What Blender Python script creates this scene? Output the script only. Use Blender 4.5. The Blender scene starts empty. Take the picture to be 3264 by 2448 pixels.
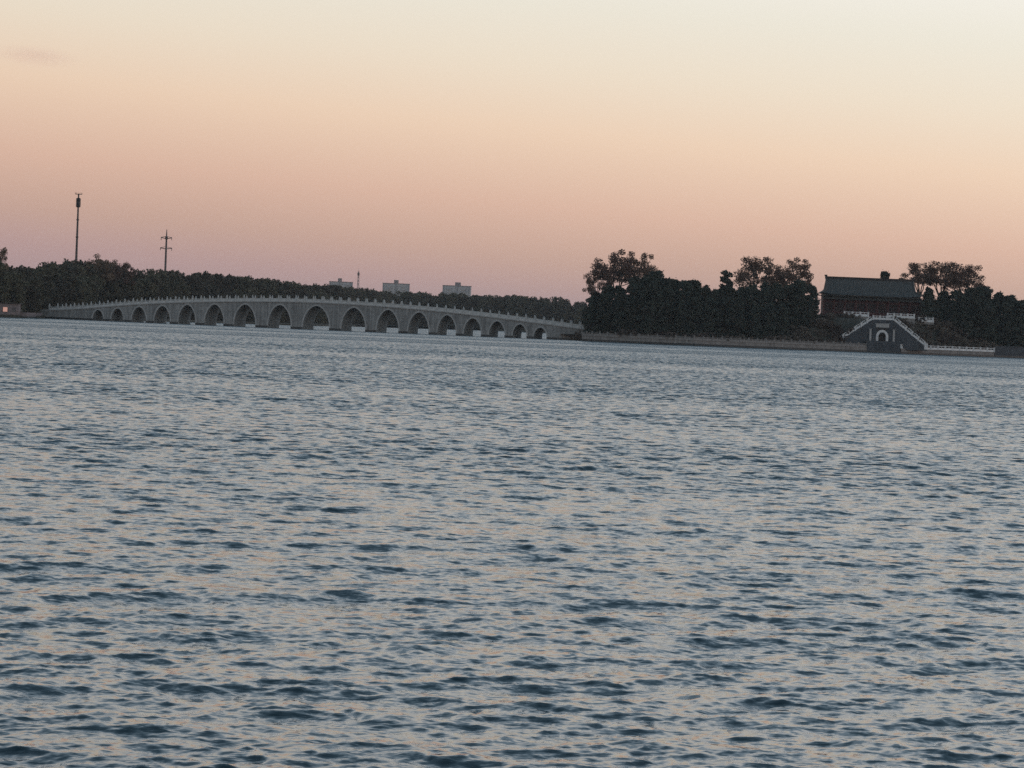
import bpy, bmesh, math, random
import numpy as np
from mathutils import Vector, Matrix

scene = bpy.context.scene
R = math.radians

# ------------------------------------------------------------------ camera
cam_d = bpy.data.cameras.new("camera")
cam = bpy.data.objects.new("camera", cam_d)
scene.collection.objects.link(cam)
cam_d.sensor_width = 36.0
cam_d.lens = 99.26
cam_d.clip_start = 0.5
cam_d.clip_end = 20000
pitch = math.atan(186 / 9000)
roll = R(2.3)
cam.matrix_world = (Matrix.Translation((0, -292, 3.2)) @ Matrix.Rotation(R(90) - pitch, 4, 'X')
                    @ Matrix.Rotation(roll, 4, 'Z'))
scene.camera = cam

# ------------------------------------------------------------------ sky
def lin(c):
    return tuple(((v / 255 + 0.055) / 1.055) ** 2.4 if v > 10 else v / 255 / 12.92 for v in c)

world = bpy.data.worlds.new("World")
scene.world = world
world.use_nodes = True
wn, wl_ = world.node_tree.nodes, world.node_tree.links
wn.clear()
w_out = wn.new("ShaderNodeOutputWorld")
w_bg = wn.new("ShaderNodeBackground")
w_tc = wn.new("ShaderNodeTexCoord")
w_sep = wn.new("ShaderNodeSeparateXYZ")
wl_.new(w_tc.outputs["Generated"], w_sep.inputs[0])
def wmath(op, a, b):
    n = wn.new("ShaderNodeMath"); n.operation = op
    for i, v in enumerate((a, b)):
        if isinstance(v, (int, float)): n.inputs[i].default_value = v
        else: wl_.new(v, n.inputs[i])
    return n.outputs[0]
elev = wmath('ADD', w_sep.outputs["Z"], wmath('MULTIPLY', w_sep.outputs["X"], 0.06))
ramp = wn.new("ShaderNodeValToRGB")
wl_.new(elev, ramp.inputs[0])
SKY = [(0.000, (184, 153, 154)), (0.012, (193, 159, 154)), (0.0244, (205, 169, 153)), (0.043, (224, 186, 165)),
       (0.069, (240, 211, 185)), (0.092, (239, 224, 203)), (0.115, (237, 231, 216)), (0.150, (246, 244, 238)),
       (0.220, (250, 253, 255)), (0.330, (192, 217, 236)), (0.500, (126, 157, 180)), (1.000, (70, 101, 126))]
cr = ramp.color_ramp
while len(cr.elements) < len(SKY):
    cr.elements.new(0.5)
for e, (p, c) in zip(cr.elements, SKY):
    e.position = p
    e.color = (*lin(c), 1)
nish = wn.new("ShaderNodeTexSky")
nish.sky_type = 'NISHITA'
nish.sun_disc = False
nish.sun_elevation = R(1.0)
nish.sun_rotation = R(105)
nish.dust_density = 2.0
w_mix = wn.new("ShaderNodeMix"); w_mix.data_type = 'RGBA'; w_mix.blend_type = 'ADD'
w_mix.inputs[0].default_value = 0.006
wl_.new(ramp.outputs[0], w_mix.inputs[6])
wl_.new(nish.outputs[0], w_mix.inputs[7])
wl_.new(w_mix.outputs[2], w_bg.inputs[0])
wl_.new(wmath('ADD', 1.0, wmath('MULTIPLY', w_sep.outputs["X"], 0.20)), w_bg.inputs[1])
wl_.new(w_bg.outputs[0], w_out.inputs[0])

# the sun has just gone: only a broad weak glow from the right
sun_d = bpy.data.lights.new("sun", 'SUN')
sun_d.energy = 0.35
sun_d.angle = R(25)
sun_d.color = (1.0, 0.62, 0.48)
sun = bpy.data.objects.new("sun", sun_d)
scene.collection.objects.link(sun)
sun.rotation_euler = Vector((-math.cos(R(5)) * math.sin(R(105)), -math.cos(R(5)) * math.cos(R(105)), -math.sin(R(5)))).to_track_quat('-Z', 'Y').to_euler()

scene.view_settings.view_transform = 'Standard'
scene.view_settings.look = 'None'
scene.view_settings.exposure = 0.0
scene.view_settings.gamma = 1.0
scene.view_settings.use_curve_mapping = False
scene.cycles.filter_width = 1.5
scene.cycles.max_bounces = 6
scene.cycles.volume_bounces = 2
scene.cycles.use_denoising = False

# ------------------------------------------------------------------ helpers
COL = scene.collection

def tag(o, label=None, cat=None, group=None, kind=None):
    if label: o["label"] = label
    if cat: o["category"] = cat
    if group: o["group"] = group
    if kind: o["kind"] = kind
    return o

def empty(name, loc=(0, 0, 0), rz=0.0):
    o = bpy.data.objects.new(name, None)
    o.location = loc
    o.rotation_euler = (0, 0, rz)
    o.empty_display_size = 0.5
    COL.objects.link(o)
    return o

def link(name, me, mat=None, parent=None):
    if mat is not None and not me.materials:
        me.materials.append(mat)
    o = bpy.data.objects.new(name, me)
    COL.objects.link(o)
    if parent is not None:
        o.parent = parent
    return o

class MB:
    """collects verts / faces, links them as one mesh"""
    def __init__(self):
        self.v, self.f = [], []
    def add(self, vs, fs):
        b = len(self.v)
        self.v += [tuple(p) for p in vs]
        self.f += [tuple(i + b for i in f) for f in fs]
        return self
    def box(self, x0, x1, y0, y1, z0, z1):
        vs = [(x, y, z) for z in (z0, z1) for y in (y0, y1) for x in (x0, x1)]
        return self.add(vs, [(0, 2, 3, 1), (4, 5, 7, 6), (0, 1, 5, 4), (2, 6, 7, 3), (0, 4, 6, 2), (1, 3, 7, 5)])
    def bar(self, a, b, w, d=None, up=(0, 0, 1)):
        """box beam from a to b: w across, d along up"""
        d = d or w
        a, b = Vector(a), Vector(b)
        t = (b - a).normalized()
        s = t.cross(Vector(up))
        if s.length < 1e-4: s = t.cross(Vector((0, 1, 0)))
        s.normalize()
        u = s.cross(t).normalized()
        vs = [p + s * (i * w / 2) + u * (j * d / 2) for p in (a, b) for j in (-1, 1) for i in (-1, 1)]
        return self.add(vs, [(0, 2, 3, 1), (4, 5, 7, 6), (0, 1, 5, 4), (2, 6, 7, 3), (0, 4, 6, 2), (1, 3, 7, 5)])
    def tube(self, pts, rad, n=6):
        pts = [Vector(p) for p in pts]
        base = len(self.v)
        for k, p in enumerate(pts):
            t = (pts[min(k + 1, len(pts) - 1)] - pts[max(k - 1, 0)]).normalized()
            s = t.cross(Vector((0.3, 1, 0.1))); s.normalize()
            u = s.cross(t)
            for i in range(n):
                a = 2 * math.pi * i / n
                self.v.append(tuple(p + (s * math.cos(a) + u * math.sin(a)) * rad[k]))
        for k in range(len(pts) - 1):
            for i in range(n):
                j = (i + 1) % n
                self.f.append((base + k * n + i, base + k * n + j, base + (k + 1) * n + j, base + (k + 1) * n + i))
        self.f.append(tuple(base + i for i in range(n))[::-1])
        self.f.append(tuple(base + (len(pts) - 1) * n + i for i in range(n)))
        return self
    def lathe(self, prof, n=10, c=(0, 0, 0)):
        base = len(self.v)
        for r, z in prof:
            for i in range(n):
                a = 2 * math.pi * i / n
                self.v.append((c[0] + r * math.cos(a), c[1] + r * math.sin(a), c[2] + z))
        for k in range(len(prof) - 1):
            for i in range(n):
                j = (i + 1) % n
                self.f.append((base + k * n + i, base + k * n + j, base + (k + 1) * n + j, base + (k + 1) * n + i))
        self.f.append(tuple(base + i for i in range(n))[::-1])
        self.f.append(tuple(base + (len(prof) - 1) * n + i for i in range(n)))
        return self
    def mesh(self, name):
        me = bpy.data.meshes.new(name)
        me.from_pydata(self.v, [], self.f)
        me.update()
        return me
    def build(self, name, mat, parent=None):
        return link(name, self.mesh(name), mat, parent)

# ------------------------------------------------------------------ materials
def new_mat(name):
    m = bpy.data.materials.new(name)
    m.use_nodes = True
    nt = m.node_tree
    return m, nt, nt.nodes["Principled BSDF"]

def nd(nt, t, **kw):
    n = nt.nodes.new(t)
    for k, v in kw.items():
        setattr(n, k, v)
    return n

def stone(name, col, dark, scale=0.6, rough=0.85, joints=None, bump=0.3, streak=0.0):
    """weathered stone: blotches, fine grain, optional course joints, vertical stains"""
    m, nt, b = new_mat(name)
    tc = nd(nt, "ShaderNodeTexCoord")
    n1 = nd(nt, "ShaderNodeTexNoise"); n1.inputs["Scale"].default_value = scale; n1.inputs["Detail"].default_value = 8
    n1.inputs["Roughness"].default_value = 0.65
    nt.links.new(tc.outputs["Object"], n1.inputs["Vector"])
    r = nd(nt, "ShaderNodeValToRGB")
    r.color_ramp.elements[0].position = 0.32; r.color_ramp.elements[0].color = (*dark, 1)
    r.color_ramp.elements[1].position = 0.66; r.color_ramp.elements[1].color = (*col, 1)
    nt.links.new(n1.outputs["Fac"], r.inputs[0])
    out = r.outputs[0]
    if streak:
        mp = nd(nt, "ShaderNodeMapping"); mp.inputs["Scale"].default_value = (1.6, 1.6, 0.12)
        nt.links.new(tc.outputs["Object"], mp.inputs[0])
        n2 = nd(nt, "ShaderNodeTexNoise"); n2.inputs["Scale"].default_value = 1.0; n2.inputs["Detail"].default_value = 6
        nt.links.new(mp.outputs[0], n2.inputs["Vector"])
        r2 = nd(nt, "ShaderNodeValToRGB")
        r2.color_ramp.elements[0].position = 0.38; r2.color_ramp.elements[0].color = (1 - streak,) * 3 + (1,)
        r2.color_ramp.elements[1].position = 0.6; r2.color_ramp.elements[1].color = (1, 1, 1, 1)
        nt.links.new(n2.outputs["Fac"], r2.inputs[0])
        mx = nd(nt, "ShaderNodeMix", data_type='RGBA', blend_type='MULTIPLY'); mx.inputs[0].default_value = 1
        nt.links.new(out, mx.inputs[6]); nt.links.new(r2.outputs[0], mx.inputs[7])
        out = mx.outputs[2]
    hgt = n1.outputs["Fac"]
    if joints:
        mp = nd(nt, "ShaderNodeMapping"); mp.inputs["Rotation"].default_value = (R(90), 0, 0)
        nt.links.new(tc.outputs["Object"], mp.inputs[0])
        bt = nd(nt, "ShaderNodeTexBrick")
        bt.inputs["Scale"].default_value = 1.0
        bt.inputs["Brick Width"].default_value = joints[0]; bt.inputs["Row Height"].default_value = joints[1]
        bt.inputs["Mortar Size"].default_value = 0.02
        bt.inputs["Color1"].default_value = (1, 1, 1, 1); bt.inputs["Color2"].default_value = (0.8, 0.8, 0.8, 1)
        bt.inputs["Mortar"].default_value = (0.55, 0.55, 0.55, 1)
        nt.links.new(mp.outputs[0], bt.inputs["Vector"])
        mx = nd(nt, "ShaderNodeMix", data_type='RGBA', blend_type='MULTIPLY'); mx.inputs[0].default_value = 0.8
        nt.links.new(out, mx.inputs[6]); nt.links.new(bt.outputs["Color"], mx.inputs[7])
        out = mx.outputs[2]
    nt.links.new(out, b.inputs["Base Color"])
    b.inputs["Roughness"].default_value = rough
    bp = nd(nt, "ShaderNodeBump"); bp.inputs["Strength"].default_value = bump; bp.inputs["Distance"].default_value = 0.15
    nt.links.new(hgt, bp.inputs["Height"]); nt.links.new(bp.outputs[0], b.inputs["Normal"])
    return m

M = {}
M["wall"] = stone("bridge_stone", (0.34, 0.335, 0.325), (0.22, 0.217, 0.21), 0.5, joints=(1.3, 0.45), streak=0.35)
M["marble"] = stone("white_marble", (0.52, 0.51, 0.49), (0.34, 0.34, 0.33), 1.2, 0.7)
M["white"] = stone("bright_marble", (0.66, 0.66, 0.65), (0.46, 0.46, 0.46), 1.2, 0.7)
M["plain_glass"] = stone("pale_window", (0.22, 0.22, 0.23), (0.17, 0.17, 0.18), 0.3, 0.4)
M["ring"] = stone("ring_stone", (0.38, 0.37, 0.36), (0.26, 0.26, 0.25), 1.0)
M["dark_base"] = stone("dark_stone", (0.030, 0.034, 0.036), (0.012, 0.014, 0.015), 0.8, 0.5)  # very dark stone for the bands along the waterline
M["bank"] = stone("bank_stone", (0.295, 0.275, 0.26), (0.19, 0.178, 0.168), 0.5, joints=(1.1, 0.4), streak=0.3)
M["brick"] = stone("grey_brick", (0.072, 0.082, 0.096), (0.042, 0.050, 0.060), 0.7, joints=(0.5, 0.16), streak=0.3)
M["tile"] = stone("roof_tile", (0.098, 0.094, 0.085), (0.062, 0.060, 0.055), 0.9, 0.95)
M["red"] = stone("red_lacquer", (0.085, 0.021, 0.021), (0.052, 0.014, 0.015), 0.8, 0.7)
M["beam"] = stone("painted_beam", (0.05, 0.075, 0.08), (0.03, 0.04, 0.05), 1.5, 0.6)
M["dark"] = stone("dark_wood", (0.02, 0.015, 0.014), (0.01, 0.008, 0.008), 1.0, 0.7)
M["steel"] = stone("rusty_steel", (0.07, 0.045, 0.038), (0.045, 0.03, 0.027), 0.8, 0.6)
M["plaster"] = stone("plaster", (0.42, 0.40, 0.39), (0.33, 0.315, 0.31), 0.08, 0.9)
M["glass"] = stone("dark_window", (0.06, 0.065, 0.075), (0.04, 0.042, 0.05), 0.3, 0.25)
M["pink"] = stone("pink_plaster", (0.22, 0.17, 0.165), (0.15, 0.12, 0.118), 0.6, 0.9)
M["earth"] = stone("earth", (0.055, 0.05, 0.038), (0.03, 0.03, 0.022), 0.25, 0.95)
M["bark"] = stone("bark", (0.06, 0.045, 0.036), (0.03, 0.024, 0.02), 2.0, 0.9)

def leafy(name, c0, c1, spread=0.35):
    """foliage: colour varies from clump to clump and from tree to tree"""
    m, nt, b = new_mat(name)
    tc = nd(nt, "ShaderNodeTexCoord")
    n1 = nd(nt, "ShaderNodeTexNoise"); n1.inputs["Scale"].default_value = 0.55; n1.inputs["Detail"].default_value = 5
    nt.links.new(tc.outputs["Object"], n1.inputs["Vector"])
    r = nd(nt, "ShaderNodeValToRGB")
    r.color_ramp.elements[0].position = 0.35; r.color_ramp.elements[0].color = (*c0, 1)
    r.color_ramp.elements[1].position = 0.65; r.color_ramp.elements[1].color = (*c1, 1)
    nt.links.new(n1.outputs["Fac"], r.inputs[0])
    oi = nd(nt, "ShaderNodeObjectInfo")
    hs = nd(nt, "ShaderNodeHueSaturation")
    mr = nd(nt, "ShaderNodeMapRange")
    mr.inputs["To Min"].default_value = 1 - spread; mr.inputs["To Max"].default_value = 1 + spread
    nt.links.new(oi.outputs["Random"], mr.inputs["Value"])
    mh = nd(nt, "ShaderNodeMapRange")
    mh.inputs["To Min"].default_value = 0.475; mh.inputs["To Max"].default_value = 0.52
    nt.links.new(oi.outputs["Random"], mh.inputs["Value"])
    nt.links.new(mh.outputs[0], hs.inputs["Hue"])
    nt.links.new(mr.outputs[0], hs.inputs["Value"])
    nt.links.new(r.outputs[0], hs.inputs["Color"])
    nt.links.new(hs.outputs[0], b.inputs["Base Color"])
    b.inputs["Roughness"].default_value = 0.8
    b.inputs["Specular IOR Level"].default_value = 0.2
    return m

M["evergreen"] = leafy("evergreen_needles", (0.030, 0.040, 0.034), (0.050, 0.062, 0.046), 0.12)
M["olive"] = leafy("olive_leaves", (0.058, 0.053, 0.036), (0.092, 0.079, 0.052))
M["brown"] = leafy("brown_leaves", (0.105, 0.062, 0.046), (0.150, 0.094, 0.066), 0.25)
M["shrub"] = leafy("shrub_leaves", (0.085, 0.068, 0.056), (0.130, 0.104, 0.084))

# ------------------------------------------------------------------ water
def water_material():
    m, nt, b = new_mat("lake_water")
    b.inputs["Base Color"].default_value = (0.011, 0.026, 0.032, 1)
    b.inputs["IOR"].default_value = 1.333
    tc = nd(nt, "ShaderNodeTexCoord")
    at = nd(nt, "ShaderNodeAttribute"); at.attribute_name = "fine"
    mr = nd(nt, "ShaderNodeMapRange")
    mr.inputs["From Min"].default_value = 0; mr.inputs["From Max"].default_value = 1
    mr.inputs["To Min"].default_value = 0.02; mr.inputs["To Max"].default_value = 0.20
    nt.links.new(at.outputs["Fac"], mr.inputs["Value"])
    nt.links.new(mr.outputs[0], b.inputs["Roughness"])
    prev = None
    for sc, st, dist in (((3.0, 6.0, 1), 0.25, 0.04), ((11.0, 20.0, 1), 0.2, 0.010)):
        mp = nd(nt, "ShaderNodeMapping"); mp.inputs["Scale"].default_value = sc
        mp.inputs["Rotation"].default_value = (0, 0, R(6))
        nt.links.new(tc.outputs["Object"], mp.inputs[0])
        n = nd(nt, "ShaderNodeTexNoise"); n.inputs["Scale"].default_value = 1.0; n.inputs["Detail"].default_value = 3
        n.inputs["Distortion"].default_value = 0.6
        nt.links.new(mp.outputs[0], n.inputs["Vector"])
        bp = nd(nt, "ShaderNodeBump"); bp.inputs["Strength"].default_value = st; bp.inputs["Distance"].default_value = dist
        nt.links.new(n.outputs["Fac"], bp.inputs["Height"])
        if prev: nt.links.new(prev, bp.inputs["Normal"])
        prev = bp.outputs[0]
    # facets of the ripples that are too small for the mesh at a distance: they lean up-wind, i.e. towards the shore in front
    mp = nd(nt, "ShaderNodeMapping"); mp.inputs["Scale"].default_value = (2.6, 3.4, 1)
    nt.links.new(tc.outputs["Object"], mp.inputs[0])
    n = nd(nt, "ShaderNodeTexNoise"); n.inputs["Scale"].default_value = 1.0; n.inputs["Detail"].default_value = 2
    nt.links.new(mp.outputs[0], n.inputs["Vector"])
    sb = nd(nt, "ShaderNodeVectorMath", operation='SUBTRACT'); nt.links.new(n.outputs["Color"], sb.inputs[0])
    sb.inputs[1].default_value = (0.5, 0.5, 0.5)
    sc2 = nd(nt, "ShaderNodeVectorMath", operation='MULTIPLY'); nt.links.new(sb.outputs[0], sc2.inputs[0]); sc2.inputs[1].default_value = (0.9, 1.1, 0.0)
    fm = nd(nt, "ShaderNodeVectorMath", operation='SCALE'); nt.links.new(sc2.outputs[0], fm.inputs[0]); nt.links.new(at.outputs["Fac"], fm.inputs["Scale"])
    m3 = nd(nt, "ShaderNodeMapping"); m3.inputs["Scale"].default_value = (9.0, 13.0, 1)
    nt.links.new(tc.outputs["Object"], m3.inputs[0])
    n3 = nd(nt, "ShaderNodeTexNoise"); n3.inputs["Scale"].default_value = 1.0; n3.inputs["Detail"].default_value = 2
    nt.links.new(m3.outputs[0], n3.inputs["Vector"])
    s3 = nd(nt, "ShaderNodeVectorMath", operation='SUBTRACT'); nt.links.new(n3.outputs["Color"], s3.inputs[0]); s3.inputs[1].default_value = (0.5, 0.5, 0.5)
    f3 = nd(nt, "ShaderNodeVectorMath", operation='MULTIPLY'); nt.links.new(s3.outputs[0], f3.inputs[0]); f3.inputs[1].default_value = (0.26, 0.42, 0.0)
    p3 = nd(nt, "ShaderNodeVectorMath", operation='ADD'); nt.links.new(prev, p3.inputs[0]); nt.links.new(f3.outputs[0], p3.inputs[1])
    prev = p3.outputs[0]
    ad = nd(nt, "ShaderNodeVectorMath", operation='ADD'); nt.links.new(prev, ad.inputs[0]); nt.links.new(fm.outputs[0], ad.inputs[1])
    pw = nd(nt, "ShaderNodeMath", operation='POWER'); nt.links.new(at.outputs["Fac"], pw.inputs[0]); pw.inputs[1].default_value = 4.0
    bi = nd(nt, "ShaderNodeVectorMath", operation='SCALE'); bi.inputs[0].default_value = (0, -RIPPLE_BIAS, 0); nt.links.new(pw.outputs[0], bi.inputs["Scale"])
    a2 = nd(nt, "ShaderNodeVectorMath", operation='ADD'); nt.links.new(ad.outputs[0], a2.inputs[0]); nt.links.new(bi.outputs[0], a2.inputs[1])
    ad = a2
    nz_ = nd(nt, "ShaderNodeVectorMath", operation='NORMALIZE'); nt.links.new(ad.outputs[0], nz_.inputs[0])
    nt.links.new(nz_.outputs[0], b.inputs["Normal"])
    return m

RIPPLE_BIAS = 0.21
def build_water():
    rng = np.random.default_rng(11)
    d = [15.0]
    while d[-1] < 1700:
        d.append(d[-1] * (1.0022 if d[-1] < 420 else 1.006))
    d = np.array(d)
    nr, nc = len(d), 560
    u = np.linspace(-1, 1, nc)
    HW = 0.215 * d + 5.0
    X0 = u[None, :] * HW[:, None]
    Y0 = np.repeat(d[:, None], nc, 1) - 292.0
    # slow gust pattern
    gust = np.zeros_like(X0)
    for _ in range(14):
        lam = rng.uniform(25, 160); a = rng.uniform(R(50), R(130)); ph = rng.uniform(0, 6.28)
        gust += np.sin(2 * math.pi / lam * (X0 * math.cos(a) * 0.45 + Y0 * math.sin(a)) + ph)
    gust = np.clip(1.0 + gust / math.sqrt(14) * 0.20, 0.5, 1.5)
    Z = np.zeros_like(X0); DX = np.zeros_like(X0); DY = np.zeros_like(X0)
    lost = np.zeros(nr)
    tot = 0.0
    dr = np.gradient(d)
    dc = 2 * HW / (nc - 1)
    groups = [(12, 2.5, 7.0, 0.018, 24), (30, 0.8, 2.4, 0.056, 34), (90, 0.22, 0.8, 0.084, 44), (90, 0.09, 0.22, 0.120, 52)]
    for n, l0, l1, rms, spread in groups:
        s1 = rms * math.sqrt(2.0 / n)
        for _ in range(n):
            lam = math.exp(rng.uniform(math.log(l0), math.log(l1)))
            a = R(-84) + rng.normal() * R(spread)
            k = 2 * math.pi / lam
            kx, ky = k * math.cos(a), k * math.sin(a)
            amp = s1 / k * rng.uniform(0.6, 1.4)
            ph = rng.uniform(0, 6.28)
            # drop what the grid cannot carry at that distance
            q = np.minimum(lam / np.maximum(dr * abs(math.sin(a)), 1e-6), lam / np.maximum(dc * abs(math.cos(a)), 1e-6))
            w = np.clip((q - 1.3) / 1.2, 0, 1)
            lost += (1 - w ** 2) * s1 * s1 / 2
            tot += s1 * s1 / 2
            nz = int((w > 0).sum())
            if nz == 0: continue
            sl = np.where(w > 0)[0]
            A = amp * w[sl][:, None]
            th = kx * X0[sl] + ky * Y0[sl] + ph
            sn, cs = np.sin(th), np.cos(th)
            Z[sl] += A * cs
            DX[sl] -= A * (kx / k) * sn * 1.15
            DY[sl] -= A * (ky / k) * sn * 1.15
    V = np.stack([X0 + DX * gust, Y0 + DY * gust, Z * gust], -1).reshape(-1, 3)
    fine = np.repeat(np.sqrt(lost / tot)[:, None], nc, 1).ravel() * np.clip(1 + (gust.ravel() - 1) * 0.3, 0.94, 1.06) 
    idx = np.arange(nr * nc).reshape(nr, nc)
    F = np.stack([idx[:-1, :-1], idx[:-1, 1:], idx[1:, 1:], idx[1:, :-1]], -1).reshape(-1, 4)
    # the lake goes on round the fine sheet
    B = len(V)
    V = np.concatenate([V, np.array([(-4500, -420, -0.5), (4500, -420, -0.5), (4500, 2200, -0.5), (-4500, 2200, -0.5)])])
    fine = np.concatenate([fine, np.ones(4)])
    F = np.concatenate([F, np.array([[B, B + 1, B + 2, B + 3]])])
    me = bpy.data.meshes.new("water")
    me.vertices.add(len(V)); me.vertices.foreach_set("co", V.astype(np.float32).ravel())
    me.loops.add(F.size); me.loops.foreach_set("vertex_index", F.astype(np.int32).ravel())
    me.polygons.add(len(F))
    me.polygons.foreach_set("loop_start", np.arange(0, F.size, 4, dtype=np.int32))
    me.polygons.foreach_set("loop_total", np.full(len(F), 4, dtype=np.int32))
    me.polygons.foreach_set("use_smooth", np.ones(len(F), dtype=bool))
    a = me.attributes.new("fine", 'FLOAT', 'POINT')
    a.data.foreach_set("value", fine.astype(np.float32))
    me.update()
    o = link("water", me, water_material())
    tag(o, "wind-ruffled blue-grey lake reflecting the dusk sky", kind="structure")
build_water()

# ------------------------------------------------------------------ far shore
SHORE = [(-4500, 100), (-500, 360), (-200, 430), (-142, 450), (-131.6, 456.5), (-129.4, 478), (-128.8, 494), (-129.0, 545), (-112, 603), (-96, 711),
         (-79, 742), (-69, 930), (-53, 1295), (-8, 1205), (18, 1175), (60, 1160), (200, 1200), (600, 1400), (4500, 2100)]
def far_shore():
    bm = bmesh.new()
    top = [bm.verts.new((x, y, 0.75)) for x, y in SHORE] + [bm.verts.new((4500, 7000, 0.75)), bm.verts.new((-4500, 7000, 0.75))]
    low = [bm.verts.new((v.co.x, v.co.y, -1.0)) for v in top]
    f = bm.faces.new(top)
    for i in range(len(SHORE) - 1):
        bm.faces.new((top[i], top[i + 1], low[i + 1], low[i]))
    bmesh.ops.triangulate(bm, faces=[f])
    bmesh.ops.recalc_face_normals(bm, faces=bm.faces)
    me = bpy.data.meshes.new("far_shore"); bm.to_mesh(me); bm.free()
    tag(link("far_shore", me, M["earth"]), kind="structure")
far_shore()

# ------------------------------------------------------------------ the bridge
BA, BB = (-128.6, 485.0), (17.95, 446.0)
BL = math.hypot(BB[0] - BA[0], BB[1] - BA[1])
BROT = math.atan2(BB[1] - BA[1], BB[0] - BA[0])
BW = 8.8
_ds = [-6, 0, 5, 12, 23.5, 35.5, 47, 58.5, 68, 78, 88, 100.5, 112, 124.5, 137, 148.2, 154]
_dz = [2.1, 2.35, 2.7, 3.32, 4.75, 5.72, 6.45, 6.95, 7.25, 7.38, 7.28, 6.88, 6.32, 5.48, 4.45, 3.4, 2.85]
def deck_z(s):
    # smooth the measured profile
    return float(np.mean(np.interp(np.linspace(s - 6, s + 6, 13), _ds, _dz)))
ARCH = list(zip([15.1, 20.8, 27.1, 33.9, 41.1, 49.0, 57.8, 67.7, 78.1, 88.6, 98.2, 106.8, 114.6, 121.7, 128.4, 134.6, 140.2],
                [3.1, 3.55, 4.15, 4.6, 5.0, 5.5, 6.15, 6.5, 7.5, 6.8, 6.15, 5.7, 5.1, 4.75, 4.3, 3.8, 3.5],
                [2.94, 3.54, 4.2, 4.67, 5.26, 5.66, 5.98, 6.22, 6.36, 6.24, 6.03, 5.69, 5.23, 4.68, 4.19, 3.61, 2.96]))
def ellipse(c, w, top, n, z0=0.35, grow=0.0):
    out = []
    for i in range(n + 1):
        a = math.pi * (1 - i / n)
        x, z = math.cos(a), math.sin(a)
        x = math.copysign(abs(x) ** 1.08, x)                      # a touch pointed
        out.append((c + (w / 2 + grow) * x, z0 + (top - z0 + grow) * z))
    return out

def arched_wall(mb, s0, s1, ztop, arches, y0, y1, zlow, step=2.0, n=18, z0=0.35, shift=0.0):
    """a wall from s0 to s1 with arched openings, y0 front to y1 back"""
    cols = []                                                     # (s, zbottom, open?)
    s = s0
    def solid(a, b):
        k = max(1, int((b - a) / step))
        for i in range(k):
            cols.append(((a + (b - a) * i / k, zlow), (a + (b - a) * (i + 1) / k, zlow)))
    for c, w, t in arches:
        solid(s, c - w / 2)
        e = ellipse(c, w, t, n, z0)
        for p, q in zip(e[:-1], e[1:]):
            cols.append((p, q))
        s = c + w / 2
    solid(s, s1)
    for (a, za), (b, zb) in cols:
        ta, tb = ztop(a), ztop(b)
        vs = [(a, y0, za), (b, y0, zb), (b, y0, tb), (a, y0, ta), (a, y1, za), (b, y1, zb), (b, y1, tb), (a, y1, ta)]
        mb.add(vs, [(0, 1, 2, 3), (5, 4, 7, 6), (3, 2, 6, 7), (0, 4, 5, 1)])
    for c, w, t in arches:                                        # pier faces below the springing
        for x, flip in ((c - w / 2, 1), (c + w / 2, -1)):
            vs = [(x, y0, zlow), (x, y1, zlow), (x, y1, z0), (x, y0, z0)]
            mb.add(vs, [(0, 1, 2, 3)[::flip]])
    for x, flip in ((s0, -1), (s1, 1)):
        vs = [(x, y0, zlow), (x, y1, zlow), (x, y1, ztop(x)), (x, y0, ztop(x))]
        mb.add(vs, [(0, 1, 2, 3)[::flip]])

def post_mesh(h=1.05, w=0.34):
    mb = MB()
    mb.box(-w / 2, w / 2, -w / 2, w / 2, -0.05, h)
    mb.box(-w / 2 - 0.05, w / 2 + 0.05, -w / 2 - 0.05, w / 2 + 0.05, h, h + 0.09)
    return mb.mesh("railing_post")
def lion_mesh():
    """small seated guardian lion: haunches, chest, head with mane, forelegs"""
    mb = MB()
    mb.lathe([(0.10, 0), (0.19, 0.04), (0.20, 0.14), (0.15, 0.26), (0.10, 0.33)], 8, (0, 0.03, 0))
    mb.lathe([(0.06, 0.27), (0.15, 0.31), (0.17, 0.39), (0.13, 0.48), (0.05, 0.53)], 8, (0, -0.04, 0))
    mb.box(-0.12, -0.04, -0.19, -0.09, 0, 0.24)
    mb.box(0.04, 0.12, -0.19, -0.09, 0, 0.24)
    mb.box(-0.06, 0.06, -0.26, -0.16, 0.33, 0.43)
    return mb.mesh("lion")
def panel_mesh(L, h=0.78, t=0.16):
    """carved slab: frame, sunk field, open band under a handrail"""
    mb = MB()
    mb.box(0, L, -t / 2, t / 2, 0.0, 0.12)
    mb.box(0, L, -t / 2 + 0.04, t / 2 - 0.04, 0.12, 0.52)
    for x in (0.0, L / 2 - 0.06, L - 0.12):
        mb.box(x, x + 0.12, -t / 2 + 0.01, t / 2 - 0.01, 0.52, h - 0.14)
    mb.box(0, L, -t / 2 - 0.01, t / 2 + 0.01, h - 0.14, h)
    return mb.mesh("railing_panel")
POST, LION = post_mesh(), lion_mesh()
for me_ in (POST, LION): me_.materials.append(M["marble"])
_panels, _posts = {}, {"marble": POST}
def panel_for(L, mat):
    k = (round(L, 2), mat)
    if k not in _panels:
        _panels[k] = panel_mesh(k[0], 1.0 if mat == "white" else 0.78); _panels[k].materials.append(M[mat])
    return _panels[k]
def post_for(mat):
    if mat not in _posts:
        _posts[mat] = post_mesh(); _posts[mat].materials.append(M[mat])
    return _posts[mat]

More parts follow.
